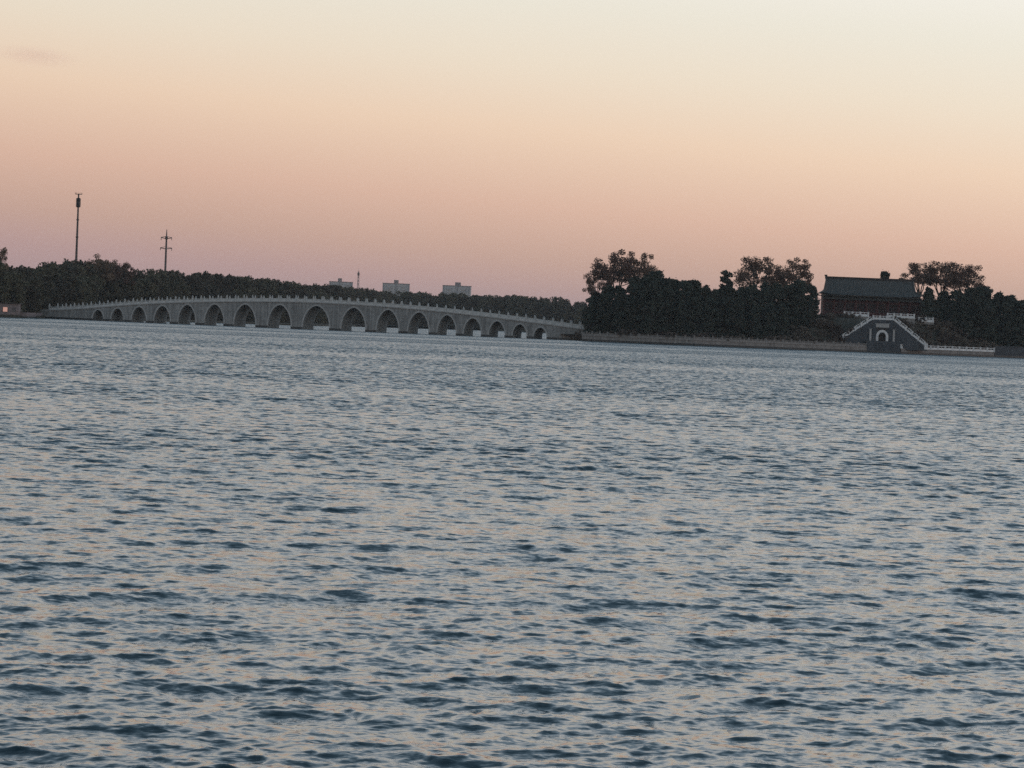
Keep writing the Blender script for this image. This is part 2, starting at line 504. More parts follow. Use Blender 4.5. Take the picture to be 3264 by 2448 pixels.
def railing(parent, pts, lions=True, first=True, last=True, mat="marble"):
    """posts at pts (parent's space) with slabs between"""
    for i, p in enumerate(pts):
        if not ((i == 0 and not first) or (i == len(pts) - 1 and not last)):
            o = link("railing_post", post_for(mat), None, parent); o.location = p
            if lions:
                l = link("lion", LION, None, o); l.location = (0, 0, 1.13)
        if i + 1 < len(pts):
            a, b = Vector(p), Vector(pts[i + 1])
            d = b - a
            q = link("railing_panel", panel_for(d.length - 0.3, mat), None, parent)
            q.location = a + d.normalized() * 0.15
            q.rotation_euler = (0, -math.asin(d.z / d.length), math.atan2(d.y, d.x))

bridge = empty("arch_bridge", (BA[0], BA[1], 0), BROT)
tag(bridge, "long humped grey stone bridge with seventeen arches and lion-topped railing posts", "bridge")
mb = MB()
arched_wall(mb, -6, BL + 3.5, deck_z, ARCH, 0.0, BW, -1.2)
mb.build("bridge_wall", M["wall"], bridge)
for c, w, t in ARCH:
    for side in (0, 1):
        mb = MB()
        i_, o_ = ellipse(c, w, t, 20), ellipse(c, w, t, 20, grow=0.42)
        y0, y1 = (-0.09, 0.05) if side == 0 else (BW - 0.05, BW + 0.09)
        for k in range(20):
            vs = [(x, y, z) for y in (y0, y1) for x, z in (i_[k], i_[k + 1], o_[k + 1], o_[k])]
            mb.add(vs, [(0, 1, 2, 3), (5, 4, 7, 6), (3, 2, 6, 7), (0, 4, 5, 1)])
        mb.build("arch_ring", M["ring"], bridge)
edges = [-6.0] + [v for c, w, t in ARCH for v in (c - w / 2 - 0.02, c + w / 2 + 0.02)] + [BL + 3.5]
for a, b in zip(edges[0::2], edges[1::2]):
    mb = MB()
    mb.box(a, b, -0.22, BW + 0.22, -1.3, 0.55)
    mb.build("pier_base", M["dark_base"], bridge)
ss = np.linspace(-6, BL + 3.5, 80)
for y0, y1 in ((-0.2, 0.25), (BW - 0.25, BW + 0.2)):
    mb = MB()
    for a, b in zip(ss[:-1], ss[1:]):
        za, zb = deck_z(a), deck_z(b)
        vs = [(s, y, z) for s, zz in ((a, za), (b, zb)) for y in (y0, y1) for z in (zz - 0.22, zz + 0.06)]
        mb.add(vs, [(0, 4, 5, 1), (2, 3, 7, 6), (1, 5, 7, 3), (0, 2, 6, 4)])
    mb.build("cornice", M["ring"], bridge)
NP = 62
for y in (0.06, BW - 0.06):
    railing(bridge, [(s, y, deck_z(s) + 0.06) for s in np.linspace(0.6, BL - 0.6, NP)])

# person on the deck -------------------------------------------------
def person(loc, rz):
    root = empty("person", loc, rz)
    tag(root, "person in dark clothes standing at the bridge railing right of the middle arch", "person")
    J = {"pelvis": (0, 0, 0.95, .15), "waist": (0, 0, 1.12, .135), "chest": (0, 0, 1.36, .165), "neck": (0, 0, 1.52, .06), "head0": (0, -0.01, 1.62, .085),
         "head1": (0, -0.015, 1.71, .09),
         "hl": (.1, 0, .9, .1), "kl": (.11, -.01, .5, .065), "al": (.11, .02, .08, .045), "tl": (.12, -.14, .03, .035),
         "hr": (-.1, 0, .9, .1), "kr": (-.11, -.02, .5, .065), "ar": (-.11, .02, .08, .045), "tr": (-.12, -.14, .03, .035),
         "sl": (.2, 0, 1.44, .06), "el": (.26, .0, 1.17, .045), "wl": (.2, -.2, 1.04, .03), "ml": (.17, -.28, 1.03, .03),
         "sr": (-.2, 0, 1.44, .06), "er": (-.26, .0, 1.17, .045), "wr": (-.2, -.2, 1.04, .03), "mr": (-.17, -.28, 1.03, .03)}
    E_ = [("pelvis", "waist"), ("waist", "chest"), ("chest", "neck"), ("neck", "head0"), ("head0", "head1"),
          ("pelvis", "hl"), ("hl", "kl"), ("kl", "al"), ("al", "tl"), ("pelvis", "hr"), ("hr", "kr"), ("kr", "ar"), ("ar", "tr"),
          ("chest", "sl"), ("sl", "el"), ("el", "wl"), ("wl", "ml"), ("chest", "sr"), ("sr", "er"), ("er", "wr"), ("wr", "mr")]
    names = list(J)
    me = bpy.data.meshes.new("body")
    me.from_pydata([J[n][:3] for n in names], [(names.index(a), names.index(b)) for a, b in E_], [])
    tmp = bpy.data.objects.new("body_tmp", me); COL.objects.link(tmp)
    sk = tmp.modifiers.new("skin", 'SKIN')
    for i, n in enumerate(names):
        me.skin_vertices[0].data[i].radius = (J[n][3],) * 2
    me.skin_vertices[0].data[0].use_root = True
    tmp.modifiers.new("sub", 'SUBSURF').levels = 1
    dg = bpy.context.evaluated_depsgraph_get()
    out = bpy.data.meshes.new_from_object(tmp.evaluated_get(dg))
    bpy.data.objects.remove(tmp)
    out.name = "body"
    cloth = stone("dark_cloth", (0.022, 0.020, 0.024), (0.014, 0.012, 0.016), 3, 0.9)
    skin = stone("skin", (0.38, 0.24, 0.18), (0.34, 0.21, 0.16), 3, 0.6)
    out.materials.clear(); out.materials.append(cloth); out.materials.append(skin)
    for p in out.polygons:
        c = p.center
        p.use_smooth = True
        p.material_index = 1 if (c.z > 1.54 or (c.y < -0.22 and c.z > 0.9)) else 0
    link("body", out, None, root)
    hb = MB().lathe([(0.02, 0.13), (0.07, 0.12), (0.105, 0.06), (0.108, 0.0), (0.09, -0.05)][::-1], 10, (0, 0.02, 1.69))
    hb.build("hair", M["dark"], root)
pp = Matrix.Rotation(BROT, 4, 'Z') @ Vector((92.9, 0.6, 0))
person((BA[0] + pp.x, BA[1] + pp.y, deck_z(92.9) + 0.0), BROT)

# ------------------------------------------------------------------ island
FRONT = [(12.5, 445), (17.3, 437), (19.5, 433), (31, 424), (45, 419), (57, 422), (69.3, 427), (80, 431.5), (91.1, 436), (99.7, 436.6), (106, 440), (116, 446), (127, 453), (141, 460), (166, 480), (195, 524)]
FX, FY = [p[0] for p in FRONT], [p[1] for p in FRONT]
def front_y(x): return float(np.interp(x, FX, FY))
def sstep(a, b, v):
    t = min(1, max(0, (v - a) / (b - a))); return t * t * (3 - 2 * t)
def island_z(x, y):
    t = y - front_y(x)
    z = 1.55 + 1.2 * sstep(2, 30, t)
    hill = sstep(66, 84, x) * (1 - sstep(108, 132, x)) * sstep(2.5, 10, t)
    return z + 6.9 * hill
def island_ground():
    mb = MB()
    xs = list(np.linspace(12, 195, 90))
    ts = [0.5, 2, 4, 6, 8, 9.5, 11, 14, 20, 30, 45, 70, 100]
    n = len(ts)
    vs = []
    for x in xs:
        for t in ts:
            y = front_y(x) + t
            vs.append((x, y, island_z(x, y) if t < 99 else -1))
    fs = [(i * n + j, (i + 1) * n + j, (i + 1) * n + j + 1, i * n + j + 1) for i in range(len(xs) - 1) for j in range(n - 1)]
    fs.append(tuple(range(n))[::-1])
    mb.add(vs, fs)
    o = mb.build("island_ground", M["earth"])
    tag(o, kind="structure")
island_ground()

def path_points(x0, x1, step):
    """points every step metres along the island's front line"""
    xs = np.linspace(x0, x1, 400)
    ys = np.array([front_y(x) for x in xs])
    L = np.concatenate([[0], np.cumsum(np.hypot(np.diff(xs), np.diff(ys)))])
    n = max(1, int(round(L[-1] / step)))
    q = np.linspace(0, L[-1], n + 1)
    return [(float(np.interp(v, L, xs)), float(np.interp(v, L, ys))) for v in q]

def bank_wall(name, label, x0, x1, top, mat, rail=True, thick=0.9, rail_mat="marble"):
    pts = path_points(x0, x1, 2.4)
    ox, oy = pts[0]
    root = empty(name, (ox, oy, 0))
    tag(root, label, "wall")
    face, foot, cope = MB(), MB(), MB()
    for i in range(len(pts) - 1):
        a = Vector((pts[i][0] - ox, pts[i][1] - oy, 0)); b = Vector((pts[i + 1][0] - ox, pts[i + 1][1] - oy, 0))
        t = (b - a).normalized(); nrm = Vector((-t.y, t.x, 0))
        for mb_, f0, f1, z0, z1 in ((face, 0.0, thick, -1.0, top - 0.16), (foot, -0.16, 0.1, -1.2, 0.50), (cope, -0.10, thick + 0.05, top - 0.16, top)):
            vs = [(p + nrm * q + Vector((0, 0, z))) for z in (z0, z1) for q in (f0, f1) for p in (a, b)]
            mb_.add(vs, [(0, 1, 5, 4), (2, 6, 7, 3), (4, 5, 7, 6), (0, 2, 3, 1), (0, 4, 6, 2), (1, 3, 7, 5)])
    face.build("wall_face", mat, root)
    foot.build("footing", M["dark_base"], root)
    cope.build("coping", mat, root)
    if rail:
        railing(root, [(x - ox, y - oy + 0.35, top) for x, y in pts], lions=False, mat=rail_mat)
    return root
bank_wall("embankment_wall", "long low brownish stone embankment wall with railing between bridge and arched gate", 17.5, 91.0, 1.45, M["bank"], rail_mat="bank")
bank_wall("embankment_wall", "short pale stone embankment wall with white railing right of the arched gate", 99.9, 126.8, 1.35, M["bank"], rail_mat="white")
bank_wall("quay_wall", "dark blue-grey quay wall at the right edge of the picture", 127.0, 190.0, 3.0, M["brick"], rail=False)

# arched gate with two stair flights --------------------------------
gate = empty("terrace_gate", (95.0, 436.5, 0))
tag(gate, "grey brick water gate with round-arched door and white-railed stairs rising from both sides", "gate")
def gx(x): return x - 93.2
def gate_top(s):
    return float(np.interp(s, [gx(80.9), gx(81.7), gx(90.6), gx(96.0), gx(104.2), gx(105.0)], [1.7, 2.3, 8.55, 8.55, 2.3, 1.7]))
mb = MB()
arched_wall(mb, gx(80.9), gx(105.0), gate_top, [(0.0, 1.95, 5.3)], 0.8, 2.2, 1.0, step=0.7, n=18, z0=4.2)
mb.build("gate_wall", M["brick"], gate)
mb = MB()
prev = None
for s in np.linspace(gx(80.9), gx(105.0), 48):
    ring_ = [(s, 2.2, 1.0), (s, 2.2, gate_top(s)), (s, 9.6, gate_top(s)), (s, 9.6, 1.0)]
    if prev is not None:
        vs = prev + ring_
        mb.add(vs, [(1, 5, 6, 2), (2, 6, 7, 3)])
    prev = ring_
mb.build("stair_body", M["brick"], gate)
mb = MB()
mb.box(gx(89.2), gx(97.8), -0.55, 3.0, -1.2, 3.05)
mb.build("gate_base", M["brick"], gate)
mb = MB(); mb.box(gx(89.1), gx(97.9), -0.72, 0.0, -1.3, 0.5); mb.build("footing", M["dark_base"], gate)
mb = MB(); mb.box(-1.0, 1.0, 1.7, 1.8, 3.05, 5.4); mb.build("door", M["dark"], gate)
mb = MB()
i_, o_ = ellipse(0, 1.95, 5.3, 18, 4.2), ellipse(0, 1.95, 5.3, 18, 4.2, 0.62)
i_ = [(i_[0][0], 3.05)] + i_ + [(i_[-1][0], 3.05)]; o_ = [(o_[0][0], 3.05)] + o_ + [(o_[-1][0], 3.05)]
for k in range(len(i_) - 1):
    vs = [(x, y, z) for y in (0.6, 0.95) for x, z in (i_[k], i_[k + 1], o_[k + 1], o_[k])]
    mb.add(vs, [(0, 1, 2, 3), (5, 4, 7, 6), (3, 2, 6, 7), (0, 4, 5, 1)])
mb.build("door_surround", M["white"], gate)
for x in (-3.05, 3.0):
    mb = MB(); mb.box(x - 0.25, x + 0.25, 0.62, 0.9, 3.05, 5.9); mb.box(x - 0.35, x + 0.35, 0.58, 0.9, 5.9, 6.15)
    mb.build("pilaster", M["ring"], gate)
mb = MB(); mb.box(-1.7, 1.7, 0.66, 0.9, 6.55, 7.45); mb.box(-2.0, 2.0, 0.6, 0.9, 7.45, 7.6); mb.build("plaque", M["ring"], gate)
mb = MB(); mb.box(-1.5, 1.5, 0.64, 0.85, 6.02, 6.5); mb.build("lintel", M["dark"], gate)
def flight(xs):
    return [(x, 0.95, gate_top(x) - 0.02) for x in xs]
railing(gate, flight(np.linspace(gx(81.7), gx(90.7), 7)), lions=False, mat="white")
railing(gate, flight(np.linspace(gx(90.7), gx(96.0), 4)), lions=False, mat="white", first=False, last=False)
railing(gate, flight(np.linspace(gx(96.0), gx(104.2), 6)), lions=False, mat="white")
mb = MB(); mb.box(gx(80.8), gx(81.7), 0.6, 1.3, 1.3, 2.9); mb.build("newel", M["white"], gate)
mb = MB(); mb.box(gx(104.2), gx(105.1), 0.6, 1.3, 1.3, 2.9); mb.build("newel", M["white"], gate)

# upper terrace -----------------------------------------------------
def terrace(label, x0, x1, z, n, y=446.6, depth=3.0, low=2.6):
    root = empty("terrace_wall", ((x0 + x1) / 2, y, z)); h = (x1 - x0) / 2
    tag(root, label, "wall")
    MB().box(-h, h, 0, depth, -low, -0.02).build("wall_face", M["bank"], root)
    MB().box(-h - 0.1, h + 0.1, -0.12, 0.4, -0.2, 0.02).build("coping", M["marble"], root)
    railing(root, [(x, 0.15, 0.02) for x in np.linspace(-h + 0.2, h - 0.2, n)], lions=False, mat="white")
terrace("upper terrace wall with white railing left of the top of the stairs", 85.9, 92.6, 9.35, 4)
terrace("upper terrace wall with white railing right of the top of the stairs", 97.2, 104.6, 9.35, 5)
terrace("lower short white railing on the slope right of the terrace", 105.6, 109.8, 8.6, 3, 448.2, 0.8, 0.7)

# the hall ------------------------------------------------------------
hall = empty("temple_hall", (94.6, 457.0, 9.35))
tag(hall, "dark red timber hall with a long grey tiled roof standing above the gate", "hall")
MB().box(-14.2, 14.2, -1.6, 11.5, -1.2, 0.0).build("platform", M["bank"], hall)
MB().box(-12.6, 12.6, 1.6, 9.5, 0.0, 5.6).build("wall", M["red"], hall)
for i in range(10):
    x = -12.9 + 25.8 * i / 9
    MB().lathe([(0.27, 0), (0.27, 0.15), (0.2, 0.2), (0.2, 4.7)], 10, (x, 0, 0)).build("column", M["red"], hall)
for i in range(9):
    x = -12.9 + 25.8 * (i + 0.5) / 9
    w = MB()
    w.box(x - 1.15, x + 1.15, 1.45, 1.6, 0.1, 1.1)
    for k in range(5):
        xx = x - 1.1 + 2.2 * k / 4
        w.box(xx - 0.05, xx + 0.05, 1.42, 1.6, 1.1, 3.5)
    for z in (1.1, 1.9, 2.7, 3.5):
        w.box(x - 1.15, x + 1.15, 1.44, 1.6, z - 0.05, z + 0.05)
    p = w.build("lattice_door", M["red"], hall)
    MB().box(x - 1.08, x + 1.08, 1.5, 1.58, 1.15, 3.45).build("pane", M["dark"], p)
MB().box(-13.2, 13.2, -0.2, 0.2, 4.35, 5.15).build("eave_beam", M["beam"], hall)
MB().box(-13.0, 13.0, -0.9, 1.7, 5.15, 5.35).build("bracket_row", M["dark"], hall)
# hip-and-gable roof: concave slopes
def roof():
    ex, ey0, ey1, zr, ze = 13.4, -2.6, 13.2, 9.85, 5.45
    rx0, rx1, yc = -12.0, 11.3, 5.3
    mb = MB()
    N = 10
    def prof(t): return ze + (zr - ze) * (t ** 1.25)
    def edge(t, side):
        """half length of the roof at height t: hips to 0.38, then the gable"""
        if side < 0: return -ex + (ex + rx0) * min(1, t / 0.38)
        return ex - (ex - rx1) * min(1, t / 0.38)
    ts = [i / N for i in range(N + 1)]
    for sgn, ye in ((1, ey0), (-1, ey1)):
        vs, fs = [], []
        cols = 16
        for t in ts:
            a, b = edge(t, -1), edge(t, 1)
            for k in range(cols + 1):
                f = k / cols
                lift = 0.5 * (abs(2 * f - 1) ** 6) * (1 - t) ** 3
                vs.append((a + (b - a) * f, ye + (yc - ye) * t, prof(t) + lift))
        for i in range(N):
            for k in range(cols):
                q = (i * (cols + 1) + k, i * (cols + 1) + k + 1, (i + 1) * (cols + 1) + k + 1, (i + 1) * (cols + 1) + k)
                fs.append(q if sgn > 0 else q[::-1])
        mb.add(vs, fs)
    for side, rx in ((-1, rx0), (1, rx1)):                        # hip ends and gables
        ring_ = []
        for t in [0, .1, .2, .3, .38]:
            ring_.append(((edge(t, side), ey0 + (yc - ey0) * t, prof(t) + 0.5 * (1 - t) ** 3), (edge(t, side), ey1 + (yc - ey1) * t, prof(t) + 0.5 * (1 - t) ** 3)))
        for (a, b), (c, d) in zip(ring_[:-1], ring_[1:]):
            mb.add([a, b, d, c], [(0, 1, 2, 3) if side < 0 else (3, 2, 1, 0)])
        a, b = ring_[-1]
        mb.add([(rx, a[1], prof(.38)), (rx, b[1], prof(.38)), (rx, yc, zr)], [(0, 1, 2) if side < 0 else (2, 1, 0)])
    mb.box(-ex + 0.4, ex - 0.4, ey0 + 0.3, ey1 - 0.3, ze - 0.22, ze - 0.05)     # soffit
    r = mb.build("roof", M["tile"], hall)
    # tile rolls down the front slope, too thin to pick apart
    tr = MB()
    for i in range(66):
        x = -ex + 2 * ex * (i + 0.5) / 66
        pts = []
        for t in ts:
            if edge(t, -1) - 0.01 <= x <= edge(t, 1) + 0.01:
                f = (x - edge(t, -1)) / (edge(t, 1) - edge(t, -1))
                pts.append((x, ey0 + (yc - ey0) * t, prof(t) + 0.04 + 0.5 * (abs(2 * f - 1) ** 6) * (1 - t) ** 3))
        if len(pts) > 1: tr.tube(pts, [0.09] * len(pts), 4)
    tag(tr.build("tile_rolls", M["tile"], r), kind="stuff")
    rm = MB().box(rx0 - 0.2, rx1 + 0.2, yc - 0.25, yc + 0.25, zr - 0.1, zr + 0.55)
    rm.build("ridge", M["dark"], r)
    for side, rx in ((-1, rx0), (1, rx1)):
        o = MB()
        o.box(rx - 0.35, rx + 0.35, yc - 0.25, yc + 0.25, zr + 0.55, zr + 0.95)
        o.build("ridge_ornament", M["dark"], r)
        g = MB()
        g.tube([(rx, yc, zr + 0.1), (rx, ey0 + (yc - ey0) * 0.38, prof(.38) + 0.2), (-ex if side < 0 else ex, ey0, ze + 0.6)], [0.2, 0.2, 0.16], 6)
        g.build("hip_ridge", M["tile"], r)
roof()

# ------------------------------------------------------------------ trees
def quads_mesh(name, C, size, rng, mats, flat=0.0, extra=None, jit=0.5):
    n = len(C)
    a = rng.normal(size=(n, 3)); a[:, 2] *= (1 - flat); a /= np.linalg.norm(a, axis=1, keepdims=True)
    b = rng.normal(size=(n, 3)); b -= a * (a * b).sum(1, keepdims=True); b /= np.linalg.norm(b, axis=1, keepdims=True)
    s = size * rng.uniform(1 - jit, 1 + jit, (n, 1))
    a, b = a * s * 0.5, b * s * 0.32
    V = np.stack([C - a, C + b * 1.0 - a * 0.1, C + a, C - b - a * 0.1], 1).reshape(-1, 3)
    me = bpy.data.meshes.new(name)
    me.vertices.add(len(V)); me.vertices.foreach_set("co", V.astype(np.float32).ravel())
    me.loops.add(4 * n); me.loops.foreach_set("vertex_index", np.arange(4 * n, dtype=np.int32))
    me.polygons.add(n)
    me.polygons.foreach_set("loop_start", np.arange(0, 4 * n, 4, dtype=np.int32))
    me.polygons.foreach_set("loop_total", np.full(n, 4, dtype=np.int32))
    me.update()
    for m in mats: me.materials.append(m)
    return me

def clump_cloud(rng, centres, radii, per, squash=0.8):
    out = []
    for c, r in zip(centres, radii):
        p = rng.normal(size=(per, 3)); p /= np.linalg.norm(p, axis=1, keepdims=True)
        p *= (rng.uniform(0, 1, (per, 1)) ** 0.45) * r
        p[:, 2] *= squash
        out.append(p + c)
    return np.concatenate(out)

def trunk_mesh(name, rng, h, r, limbs, spread, up=0.5, levels=1, lean=0.4):
    """tapered trunk with limbs; returns mesh and the limb tips"""
    mb = MB(); tips = []
    rnd = random.Random(int(rng.integers(1e6)))
    def grow(p, d, L, r0, lev):
        k = 4
        pts, rad = [p], [r0]
        q, dd = Vector(p), Vector(d)
        for i in range(k):
            dd = (dd + Vector((rnd.uniform(-1, 1), rnd.uniform(-1, 1), rnd.uniform(-0.3, 0.6))) * 0.22).normalized()
            q = q + dd * (L / k)
            pts.append(tuple(q)); rad.append(r0 * (1 - 0.75 * (i + 1) / k))
        mb.tube(pts, rad, 5 if lev == 0 else 4)
        if lev <= 0 or lev >= 1: tips.append(np.array(pts[-1])); tips.append(np.array(pts[-2]))
        if lev < levels:
            for _ in range(3 if lev else 3):
                i = rnd.randint(1, k)
                nd_ = (dd + Vector((rnd.uniform(-1, 1), rnd.uniform(-1, 1), rnd.uniform(-0.2, 0.7))) * 0.8).normalized()
                grow(pts[i], nd_, L * 0.62, rad[i] * 0.7 + 0.02, lev + 1)
    main = [(0, 0, -0.4)]
    q = Vector((0, 0, 0))
    for i in range(1, 6):
        q = Vector((rnd.uniform(-lean, lean) * i / 5, rnd.uniform(-lean, lean) * i / 5, h * i / 5)); main.append(tuple(q))
    mb.tube(main, [r * (1 - 0.62 * i / 5) for i in range(6)], 7)
    for i in range(limbs):
        a = 2 * math.pi * (i + rnd.random() * 0.7) / limbs
        b = main[rnd.randint(2, 5)]
        d = Vector((math.cos(a) * spread, math.sin(a) * spread, up + rnd.random() * 0.7)).normalized()
        grow(b, d, h * rnd.uniform(0.45, 0.75), r * 0.42, 0)
    me = mb.mesh(name); me.materials.append(M["bark"])
    return me, tips

TREES = {}
def make_kinds():
    rng = np.random.default_rng(5)
    # evergreens: unit height 16 m
    TREES["evergreen"] = []
    for k in range(5):
        H = 16.0; W = (2.9, 3.3, 3.6, 2.6, 3.1)[k]; point = (0.42, 0.36, 0.30, 0.5, 0.38)[k]
        cs, rs = [], []
        for i in range(110):
            z = rng.uniform(0.03, 1.0) ** 0.85
            prof = (1 - z) ** point * min(1, 0.6 + z * 2)
            a = rng.uniform(0, 2 * math.pi); rr = W * prof * rng.uniform(0.35, 1.05)
            cs.append((rr * math.cos(a), rr * math.sin(a), H * z * 0.95)); rs.append(rng.uniform(0.7, 1.25) * (0.65 + 0.5 * (1 - z)))
        C = clump_cloud(rng, np.array(cs), rs, 60, 0.85)
        C = np.concatenate([C, C[rng.permutation(len(C))[:700]] * 1.0 + rng.normal(size=(700, 3)) * 0.32])
        C = C[C[:, 2] > 0.2]
        tm, _ = trunk_mesh("trunk", rng, 6.5, 0.28, 5, 0.6, 0.3)
        TREES["evergreen"].append((quads_mesh("crown", C, 0.52, rng, [M["evergreen"]], jit=0.6), tm, H))
    # narrow cypress with a rounded tip
    cs, rs = [], []
    for i in range(90):
        z = rng.uniform(0.02, 1); a = rng.uniform(0, 6.28)
        prof = 1.0 if z < 0.85 else math.sqrt(max(0, 1 - ((z - 0.85) / 0.17) ** 2))
        rr = 1.5 * prof * rng.uniform(0.3, 1); cs.append((rr * math.cos(a), rr * math.sin(a), 15 * z)); rs.append(0.75)
    tm, _ = trunk_mesh("trunk", rng, 7, 0.22, 3, 0.15, 0.8)
    TREES["cypress"] = [(quads_mesh("crown", clump_cloud(rng, np.array(cs), rs, 60), 0.55, rng, [M["evergreen"]]), tm, 15.8)]
    # shore trees: full olive crowns down to the ground
    TREES["olive"] = []
    for k in range(5):
        H = 16.0; W = (4.2, 5.0, 4.6, 5.4, 3.9)[k]
        cs, rs = [], []
        for i in range(85):
            z = rng.uniform(0.02, 0.95); a = rng.uniform(0, 6.28)
            prof = math.sqrt(max(0.02, 1 - ((z - 0.5) / 0.5) ** 2)) ** 0.8
            rr = W * prof * rng.uniform(0.3, 1.0)
            cs.append((rr * math.cos(a), rr * math.sin(a), H * z)); rs.append(rng.uniform(0.9, 1.7))
        C = clump_cloud(rng, np.array(cs), rs, 60, 0.75); C = C[C[:, 2] > 0.1]
        tm, _ = trunk_mesh("trunk", rng, 6, 0.3, 6, 0.7, 0.5)
        TREES["olive"].append((quads_mesh("crown", C, 0.75, rng, [M["olive"]]), tm, H))
    # half-bare autumn trees: umbrella crowns, branches show between brown clusters
    TREES["brown"] = []
    for k in range(5):
        H = 20.0
        mb = MB()
        fork = Vector((rng.uniform(-.4, .4), rng.uniform(-.4, .4), H * 0.36))
        mb.tube([(0, 0, -0.4), tuple(fork * 0.5 + Vector((0.15, -0.1, 0))), tuple(fork)], [0.42, 0.33, 0.28], 7)
        W = (6.6, 7.4, 5.6, 6.2, 7.0)[k]
        cs, rs = [], []
        leaders = []
        for q in range(6):
            a = q * 1.05 + rng.uniform(-.35, .35); rr = W * rng.uniform(0.25, 0.55)
            L = Vector((rr * math.cos(a), rr * math.sin(a), H * rng.uniform(0.62, 0.78)))
            m_ = fork.lerp(L, 0.5) + Vector((rng.uniform(-.5, .5), rng.uniform(-.5, .5), -0.4))
            mb.tube([tuple(fork), tuple(m_), tuple(L)], [0.22, 0.16, 0.10], 5)
            leaders.append((m_, L))
        for i in range(54):
            a = rng.uniform(0, 6.28); el = math.asin(rng.uniform(-0.15, 1.0)); f = rng.uniform(0.55, 1.0)
            c = Vector((W * f * math.cos(el) * math.cos(a), W * f * math.cos(el) * math.sin(a), H * (0.62 + 0.33 * f * math.sin(el))))
            m_, L = min(leaders, key=lambda t: (t[1] - c).length)
            s0 = m_.lerp(L, rng.uniform(0.2, 1.0))
            mid = s0.lerp(c, 0.55) + Vector((rng.uniform(-.4, .4), rng.uniform(-.4, .4), rng.uniform(-.5, .1)))
            mb.tube([tuple(s0), tuple(mid), tuple(c)], [0.09, 0.06, 0.03], 4)
            cs.append(tuple(c)); rs.append(rng.uniform(0.9, 1.7))
        C = clump_cloud(rng, np.array(cs), rs, 120, 0.7)
        tm = mb.mesh("trunk"); tm.materials.append(M["bark"])
        TREES["brown"].append((quads_mesh("crown", C, 0.37, rng, [M["brown"]]), tm, float(C[:, 2].max()) - 0.3))
    # shrubs
    TREES["shrub"] = []
    for k in range(3):
        cs = [(rng.normal() * 1.1, rng.normal() * 0.9, rng.uniform(0.2, 2.0)) for _ in range(26)]
        C = clump_cloud(rng, np.array(cs), rng.uniform(0.4, 0.8, 26), 45, 0.8); C = C[C[:, 2] > 0]
        st = MB()
        for i in range(7):
            a = i * 0.9
            st.tube([(0, 0, -0.2), (math.cos(a) * 0.4, math.sin(a) * 0.4, 0.9), (math.cos(a) * 1.0, math.sin(a) * 0.9, 1.9)], [0.06, 0.045, 0.02], 4)
        sm = st.mesh("stem"); sm.materials.append(M["bark"])
        TREES["shrub"].append((quads_mesh("crown", C, 0.42, rng, [M["shrub"]]), sm, 2.7))
make_kinds()
trnd = random.Random(3)
def plant(kind, name, x, y, z, top, label, cat, group=None, wide=1.0, var=None):
    lst = TREES[kind]
    cm, tm, H = lst[trnd.randrange(len(lst)) if var is None else var]
    o = empty(name, (x, y, z), trnd.uniform(0, 6.28))
    s = (top - z) / H
    o.scale = (s * wide, s * wide, s)
    tag(o, label, cat, group)
    link("trunk" if kind != "shrub" else "stem", tm, None, o)
    link("crown" if kind != "shrub" else "foliage", cm, None, o)
    return o

# island evergreens left of the hall: tops follow the skyline
sky_x = [18, 20, 24, 29, 34, 37, 39, 42, 45, 50, 53, 57, 60, 63, 68, 74, 78, 81]
sky_z = [11.5, 14.5, 15.5, 16.5, 19.5, 20.3, 19.6, 18.2, 17.4, 17.8, 16.8, 16.8, 17.6, 18.3, 18.3, 18.6, 19.2, 18.0]
for row, (t0, lo, hi, step) in enumerate(((5, 0.62, 0.82, 3.6), (12, 0.8, 0.97, 3.4), (19, 0.9, 1.0, 3.2))):
    x = 19.5 + row * 0.8
    while x < (79.5 if row else 70):
        y = front_y(x) + t0 + trnd.uniform(-1.5, 1.5)
        zt = float(np.interp(x, sky_x, sky_z)) * trnd.uniform(lo, hi)
        plant("evergreen", "evergreen_tree", x, y, island_z(x, y), zt, "dark evergreen tree in the island grove between bridge and hall", "tree",
              "evergreens of the island grove", wide=trnd.uniform(1.0, 1.4))
        x += step * trnd.uniform(0.8, 1.2)
plant("cypress", "cypress_tree", 55.0, 446, 2.5, 20.2, "narrow dark cypress with a rounded tip standing above the island grove", "tree", wide=1.15)
plant("evergreen", "evergreen_tree", 100.0, 476, 8, 22.4, "dark evergreen whose tip shows just above the hall roof ridge", "tree", wide=0.8, var=2)
for x, y, zt, lab, w in ((22.0, 452, 19.5, "lower half-bare brown tree at the island's left end next to the bridge", 0.7),
                         (26.6, 455, 24.2, "tall half-bare brown tree, leftmost of the tall ones on the island", 0.95),
                         (32.6, 456, 23.6, "half-bare brown tree just right of the tallest one at the grove's left end", 0.8),
                         (63.6, 455, 23.9, "half-bare brown tree above the grove, left one of the two before the hall", 1.0),
                         (73.4, 455, 24.0, "half-bare brown tree above the grove nearest to the hall's left roof end", 0.95),
                         (109.6, 475, 24.6, "half-bare brown tree right behind the hall's right roof end", 1.1),
                         (115.6, 476, 25.3, "half-bare brown tree in the middle of the three right of the hall", 1.1),
                         (121.3, 475, 24.6, "half-bare brown tree rightmost of the three right of the hall", 1.1)):
    plant("brown", "bare_tree", x, y, island_z(x, y), zt, lab, "tree", wide=w)
rx_ = [106, 109, 112, 116, 120, 123, 126.5, 128.5, 131, 136, 142, 150, 160, 180]
rz_ = [13.0, 14.5, 14.8, 15.5, 17.8, 19.0, 20.2, 16.5, 18.0, 18.4, 18.0, 18.5, 18.0, 17.5]
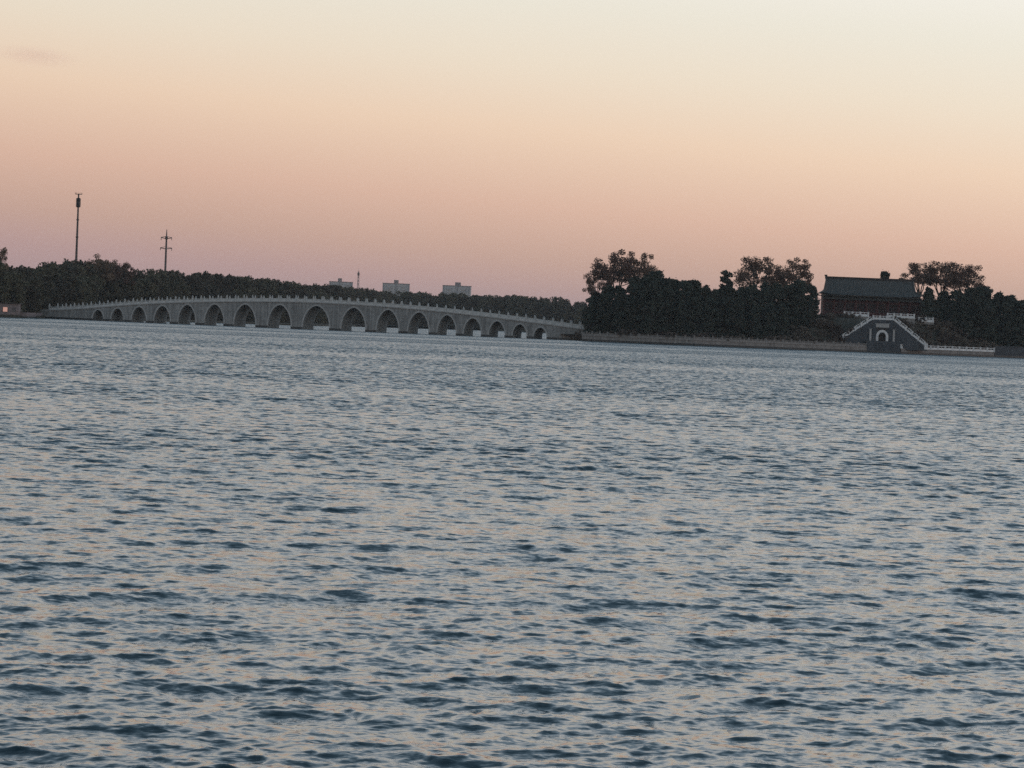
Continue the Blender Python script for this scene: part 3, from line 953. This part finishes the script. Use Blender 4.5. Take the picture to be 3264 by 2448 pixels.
for row, (t0, lo, hi, step) in enumerate(((9, 0.66, 0.85, 3.6), (16, 0.88, 1.0, 3.0), (25, 0.9, 1.0, 3.0))):
    x = (112.0, 108.5, 106.5)[row]
    while x < 182:
        y = front_y(x) + t0 + trnd.uniform(-1.5, 1.5)
        plant("evergreen", "evergreen_tree", x, y, island_z(x, y), float(np.interp(x, rx_, rz_)) * trnd.uniform(lo, hi),
              "dark evergreen tree in the thicket right of the hall", "tree", "evergreens right of the hall", wide=trnd.uniform(1.0, 1.4))
        x += step * trnd.uniform(0.8, 1.3) * (1 if x < 140 else 1.6)
for (x0, x1, n, lab, grp) in ((64, 84, 60, "brown leafless shrub on the slope left of the gate", "shrubs left of the gate"),
                              (104, 128, 60, "brown leafless shrub on the slope right of the gate", "shrubs right of the gate"),
                              (24, 66, 26, "brown shrub at the foot of the island grove behind the railing", "shrubs below the grove")):
    for _ in range(n):
        x = trnd.uniform(x0, x1); t = trnd.uniform(2.2, 10) if x0 > 30 else trnd.uniform(2.0, 4)
        y = front_y(x) + t
        z = island_z(x, y)
        plant("shrub", "shrub", x, y, z - 0.1, z + trnd.uniform(1.2, 2.4), lab, "shrub", grp, wide=trnd.uniform(0.9, 1.4))
for _ in range(9):
    x = trnd.uniform(83.5, 90) if _ < 4 else trnd.uniform(96.5, 104); y = 446.0
    z = island_z(x, y); plant("shrub", "shrub", x, y, z - 0.3, z + 1.3, "brown shrub in front of the upper terrace wall behind the stairs", "shrub", "shrubs under the terrace")
for x, y, zt in ((108.4, 454, 13.0), (110.8, 456.5, 14.8), (113.2, 459, 15.6), (107.8, 470, 16.8), (111.5, 471, 17.5), (115.5, 470, 17.4), (118.5, 468, 17.8)):
    plant("evergreen", "evergreen_tree", x, y, island_z(x, y), zt, "dark evergreen tree crowding the hall's right end", "tree", "evergreens at the hall's right end", wide=2.0)
plant("shrub", "shrub", 16.6, 438.0, 0.3, 3.0, "dark shrub at the water where the bridge meets the island wall", "shrub", wide=0.6)
plant("evergreen", "evergreen_tree", 108.8, 452.5, island_z(108.8, 452.5), 18.3, "tall evergreen standing in front of the hall roof's right corner", "tree", wide=1.0, var=1)
plant("evergreen", "evergreen_tree", 19.6, 441.0, 1.6, 11.5, "small dark evergreen at the bridge's island end", "tree", wide=0.8)

# wood along the far shore ---------------------------------------------
line = [(-139, 477), (-136.0, 534), (-128, 591), (-116, 632), (-104, 726), (-90, 782), (-80, 960), (-64, 1300), (-8, 1250), (18, 1205), (62, 1180)]
tops = [15.8, 15.2, 19.0, 17.0, 17.9, 17.7, 18.2, 20.6, 20.0, 20.4, 17.5]
seg = [math.dist(a, b) for a, b in zip(line[:-1], line[1:])]
cum = np.concatenate([[0], np.cumsum(seg)])
for row, (off, lo, hi, step) in enumerate(((2, 0.62, 0.86, 6.0), (12, 0.9, 1.03, 6.5), (24, 0.9, 1.0, 8.0))):
    s = 0.0
    while s < cum[-1]:
        x = float(np.interp(s, cum, [p[0] for p in line])); y = float(np.interp(s, cum, [p[1] for p in line]))
        zt = float(np.interp(s, cum, tops))
        plant("olive", "broadleaf_tree", x - off * 0.55 + trnd.uniform(-2, 2), y + off + trnd.uniform(-2, 2), 0.6, zt * trnd.uniform(lo, hi),
              "olive tree in the wood along the far shore behind the bridge", "tree", "trees of the far shore wood", wide=trnd.uniform(0.85, 1.15))
        s += step * trnd.uniform(0.75, 1.3) * (1.0 if y < 650 else 1.5 if y < 900 else 2.2 if x < -60 else 1.2)
for x, y, zt, w in ((-133.8, 462, 12.5, 1.0), (-131.8, 474, 9.5, 1.0), (-130.8, 492, 8.0, 0.9), (-132.2, 484, 11.5, 1.0), (-140.5, 464, 15.5, 1.0), (-130.0, 502, 8.5, 0.9)):
    plant("olive", "broadleaf_tree", x, y, 0.6, zt, "dark bushy tree at the water by the bridge's left end", "tree", "bushy trees by the bridge's left end", wide=w)
plant("brown", "bare_tree", -141.5, 476, 0.7, 20.5, "half-bare brown tree cut by the left edge of the picture", "tree", wide=0.6)
plant("brown", "bare_tree", -131.0, 596, 0.7, 20.3, "brown-topped tree right of the tall mast", "tree", wide=0.9)
plant("brown", "bare_tree", -126.0, 604, 0.7, 18.8, "second brown-topped tree right of the tall mast, lower", "tree", wide=0.9)

# ------------------------------------------------------------------ left shore buildings
bh = empty("boathouse", (-135.7, 457.6, 0.75))
tag(bh, "low flat-roofed pinkish building on the water at the left edge", "building")
MB().box(-6, 4.0, 0, 6, -1.6, 2.95).build("wall", M["pink"], bh)
MB().box(-6.3, 4.3, -0.35, 6.3, 2.95, 3.2).build("roof", M["dark"], bh)
MB().box(-6.2, 4.2, -0.25, 0.3, -1.8, -0.3).build("footing", M["dark_base"], bh)
lw, lnt, lb = new_mat("pink_window_glow")
lb.inputs["Base Color"].default_value = (0.4, 0.25, 0.2, 1)
lb.inputs["Emission Color"].default_value = (1.0, 0.52, 0.42, 1)
lb.inputs["Emission Strength"].default_value = 0.38  # pink brightness of the pane is put in as emission
w_ = MB().box(-0.1, 1.1, -0.06, 0.0, 0.75, 1.95).build("pink_window", lw, bh)
fr = MB()
for a in ((-0.2, -0.1, 0.65, 2.05), (1.1, 1.2, 0.65, 2.05), (-0.1, 1.1, 0.65, 0.75), (-0.1, 1.1, 1.95, 2.05)):
    fr.box(a[0], a[1], -0.1, 0.0, a[2], a[3])
fr.build("frame", M["dark"], w_)
for x in (-3.6, -2.0, 2.4):
    f = MB().box(x, x + 0.9, -0.05, 0.0, 0.8, 1.9).build("window", M["glass"], bh)
q = empty("quay_wall", (-130.6, 460, 0))
tag(q, "low grey stone quay between the flat-roofed building and the bridge", "wall")
m1, m2 = MB(), MB()
qa, qb = Vector((0.2, 0, 0)), Vector((0.6, 24, 0))
m1.box(-2.0, 0.8, 0, 24, -1, 1.5); m2.box(-2.1, 0.92, -0.15, 24.1, -1.2, 0.45)
m1.build("wall_face", M["pink"], q); m2.build("footing", M["dark_base"], q)

# ------------------------------------------------------------------ masts
t = empty("telecom_mast", (-178.5, 853, 0.75))
tag(t, "tall slim telecom mast with a dark drum of antennas, left above the wood", "mast")
MB().lathe([(0.62, 0), (0.5, 20), (0.36, 41), (0.3, 48.6)], 12).build("pole", M["steel"], t)
dr_ = MB().lathe([(0.5, 0), (0.74, 0.2), (0.74, 3.7), (0.5, 3.9)], 12, (0, 0, 43.2)).build("antenna_drum", M["dark"], t)
for i in range(6):
    a = i * math.pi / 3
    c, s_ = math.cos(a), math.sin(a)
    MB().bar((0.86 * c, 0.86 * s_, 43.4), (0.86 * c, 0.86 * s_, 46.9), 0.26, 0.14, (c, s_, 0)).build("antenna", M["dark"], dr_)
pl = MB().lathe([(1.4, 0), (1.5, 0.05), (1.5, 0.2), (0.3, 0.25)], 12, (0, 0, 48.5)).build("platform", M["steel"], t)
for i in range(8):
    a = i * math.pi / 4
    MB().bar((1.42 * math.cos(a), 1.42 * math.sin(a), 48.6), (1.5 * math.cos(a), 1.5 * math.sin(a), 49.3), 0.07).build("railing_post", M["steel"], pl)
for z in (12, 22, 31, 38):
    MB().lathe([(0.55, 0), (0.58, 0.1), (0.58, 0.35), (0.55, 0.45)], 10, (0, 0, z)).build("collar", M["steel"], t)

t = empty("power_pole", (-182.9, 1180, 0.75))
tag(t, "steel power pole with two rows of cross-arms, second mast from the left", "mast")
MB().lathe([(0.75, 0), (0.6, 20), (0.45, 40), (0.16, 45.3)], 10).build("pole", M["steel"], t)
for z, L in ((41.0, 2.9), (35.6, 3.1)):
    for sgn in (-1, 1):
        ar = MB()
        ar.bar((0, 0, z - 0.5), (sgn * L, 0, z), 0.3, 0.4)
        ar.bar((0, 0, z + 0.7), (sgn * L, 0, z + 0.1), 0.22)
        ao = ar.build("cross_arm", M["steel"], t)
        MB().lathe([(0.08, 0), (0.2, -0.2), (0.1, -0.4), (0.2, -0.6), (0.1, -0.8), (0.2, -1.0), (0.08, -1.2)], 8, (sgn * (L - 0.15), 0, z - 0.1)).build("insulator", M["dark"], ao)
MB().lathe([(0.5, 0), (0.7, 0.3), (0.7, 1.4), (0.4, 1.8)], 10, (0, 0, 40.0)).build("junction", M["steel"], t)

t = empty("lattice_tower", (-182.7, 2980, 0.75))
tag(t, "thin far lattice tower between two apartment blocks", "mast")
lt = MB()
for sx in (-1, 1):
    for sy in (-1, 1):
        lt.bar((sx * 2.2, sy * 2.2, 0), (sx * 0.45, sy * 0.45, 58), 0.32)
for i in range(14):
    z0, z1 = i * 4.1, (i + 1) * 4.1
    r0, r1 = 2.2 - 1.75 * z0 / 58, 2.2 - 1.75 * z1 / 58
    for sy in (-1, 1):
        lt.bar((-r0, sy * r0, z0), (r1, sy * r1, z1), 0.2); lt.bar((r0, sy * r0, z0), (-r1, sy * r1, z1), 0.2)
        lt.bar((sy * r0, -r0, z0), (sy * r1, r1, z1), 0.2)
lt.build("frame", M["steel"], t)
MB().lathe([(0.6, 0), (1.3, 0.4), (1.3, 3.4), (0.6, 3.8)], 10, (0, 0, 53)).build("antenna_drum", M["steel"], t)
MB().lathe([(0.18, 0), (0.1, 4)], 6, (0, 0, 57.5)).build("spike", M["steel"], t)

# ------------------------------------------------------------------ far apartment blocks
def block(label, x0, x1, top, boxx, boxw, rz):
    w = (x1 - x0); d = 15.0
    root = empty("apartment_building", ((x0 + x1) / 2, 2980, 0.7), rz)
    tag(root, label, "building")
    h = top - 0.7
    MB().box(-w / 2, w / 2, 0, d, -0.5, h - 0.9).build("wall", M["plaster"], root)
    r = MB().box(-w / 2 - 0.3, w / 2 + 0.3, -0.3, d + 0.3, h - 0.9, h).build("roof", M["pink"], root)
    MB().box(boxx - boxw / 2, boxx + boxw / 2, 3, 11, h, h + 3.8).build("stair_tower", M["pink"], r)
    for x in (-w / 2 + 0.9, boxx, w / 2 - 0.9):
        MB().box(x - 0.9, x + 0.9, -0.5, 0.2, 0, h - 1.2).build("dark_bay_strip", M["plain_glass"], root)  # strips stand proud; the shade of a recess is put into their darker colour
    wi = MB()
    nf, nw = int(h / 2.9), 8
    for k in range(nf):
        for i in range(nw):
            x = -w / 2 + 2.6 + (w - 5.2) * (i + 0.5) / nw
            if abs(x - boxx) < 1.6: continue
            wi.box(x - 0.75, x + 0.75, -0.06, 0.1, 1.0 + k * 2.9, 2.4 + k * 2.9)
    tag(wi.build("windows", M["plain_glass"], root), kind="stuff")
    bl = MB()
    for k in range(nf):
        for xa in (-w * 0.27, w * 0.27):
            bl.box(xa - 2.0, xa + 2.0, -1.2, -0.08, 0.7 + k * 2.9, 1.5 + k * 2.9)
    tag(bl.build("balconies", M["plaster"], root), kind="stuff")
block("far pale apartment block, leftmost of three, half behind trees", -216, -189, 46.2, -1.4, 4.6, R(4))
block("far pale apartment block, middle of three, right of the lattice tower", -154.2, -123, 46.8, 0, 5.2, R(3))
block("far pale apartment block, rightmost of three, above the bridge's right half", -84.8, -53, 47.0, 1.0, 6.0, R(-5))

# ------------------------------------------------------------------ cloud and haze
def cloud():
    bm = bmesh.new()
    bmesh.ops.create_icosphere(bm, subdivisions=3, radius=1.0)
    me = bpy.data.meshes.new("cloud"); bm.to_mesh(me); bm.free()
    m = bpy.data.materials.new("cloud_vapour"); m.use_nodes = True
    nt = m.node_tree; nt.nodes.clear()
    out = nd(nt, "ShaderNodeOutputMaterial"); v = nd(nt, "ShaderNodeVolumePrincipled")
    v.inputs["Color"].default_value = (1.0, 0.84, 0.78, 1)
    v.inputs["Anisotropy"].default_value = 0.95
    tc = nd(nt, "ShaderNodeTexCoord")
    ln = nd(nt, "ShaderNodeVectorMath", operation='LENGTH'); nt.links.new(tc.outputs["Object"], ln.inputs[0])
    no = nd(nt, "ShaderNodeTexNoise"); no.inputs["Scale"].default_value = 1.6; no.inputs["Detail"].default_value = 3
    nt.links.new(tc.outputs["Object"], no.inputs["Vector"])
    mr = nd(nt, "ShaderNodeMapRange"); mr.inputs["From Min"].default_value = 1.0; mr.inputs["From Max"].default_value = 0.0
    mr.inputs["To Min"].default_value = 0; mr.inputs["To Max"].default_value = 1
    nt.links.new(ln.outputs["Value"], mr.inputs["Value"])
    a = nd(nt, "ShaderNodeMath", operation='MULTIPLY'); nt.links.new(mr.outputs[0], a.inputs[0]); nt.links.new(no.outputs["Fac"], a.inputs[1])
    b = nd(nt, "ShaderNodeMath", operation='MULTIPLY'); nt.links.new(a.outputs[0], b.inputs[0]); b.inputs[1].default_value = 0.008
    nt.links.new(b.outputs[0], v.inputs["Density"])
    nt.links.new(v.outputs[0], out.inputs["Volume"])
    o = link("cloud", me, m)
    o.location = (-1700, 9524, 872)
    o.scale = (170, 120, 40)
    o.rotation_euler = (0, R(4), 0)
    tag(o, "small faint pink cloud in the upper left of the sky", "cloud")
cloud()

def haze():
    mb = MB().box(-4700, 4700, -480, 7200, -2.2, 80)
    m = bpy.data.materials.new("evening_haze"); m.use_nodes = True
    nt = m.node_tree; nt.nodes.clear()
    out = nd(nt, "ShaderNodeOutputMaterial"); v = nd(nt, "ShaderNodeVolumePrincipled")
    v.inputs["Color"].default_value = (0.96, 0.95, 0.95, 1)
    v.inputs["Density"].default_value = 0.00006
    v.inputs["Anisotropy"].default_value = 0.2
    nt.links.new(v.outputs[0], out.inputs["Volume"])
    o = mb.build("haze", m)
    tag(o, kind="stuff")
haze()
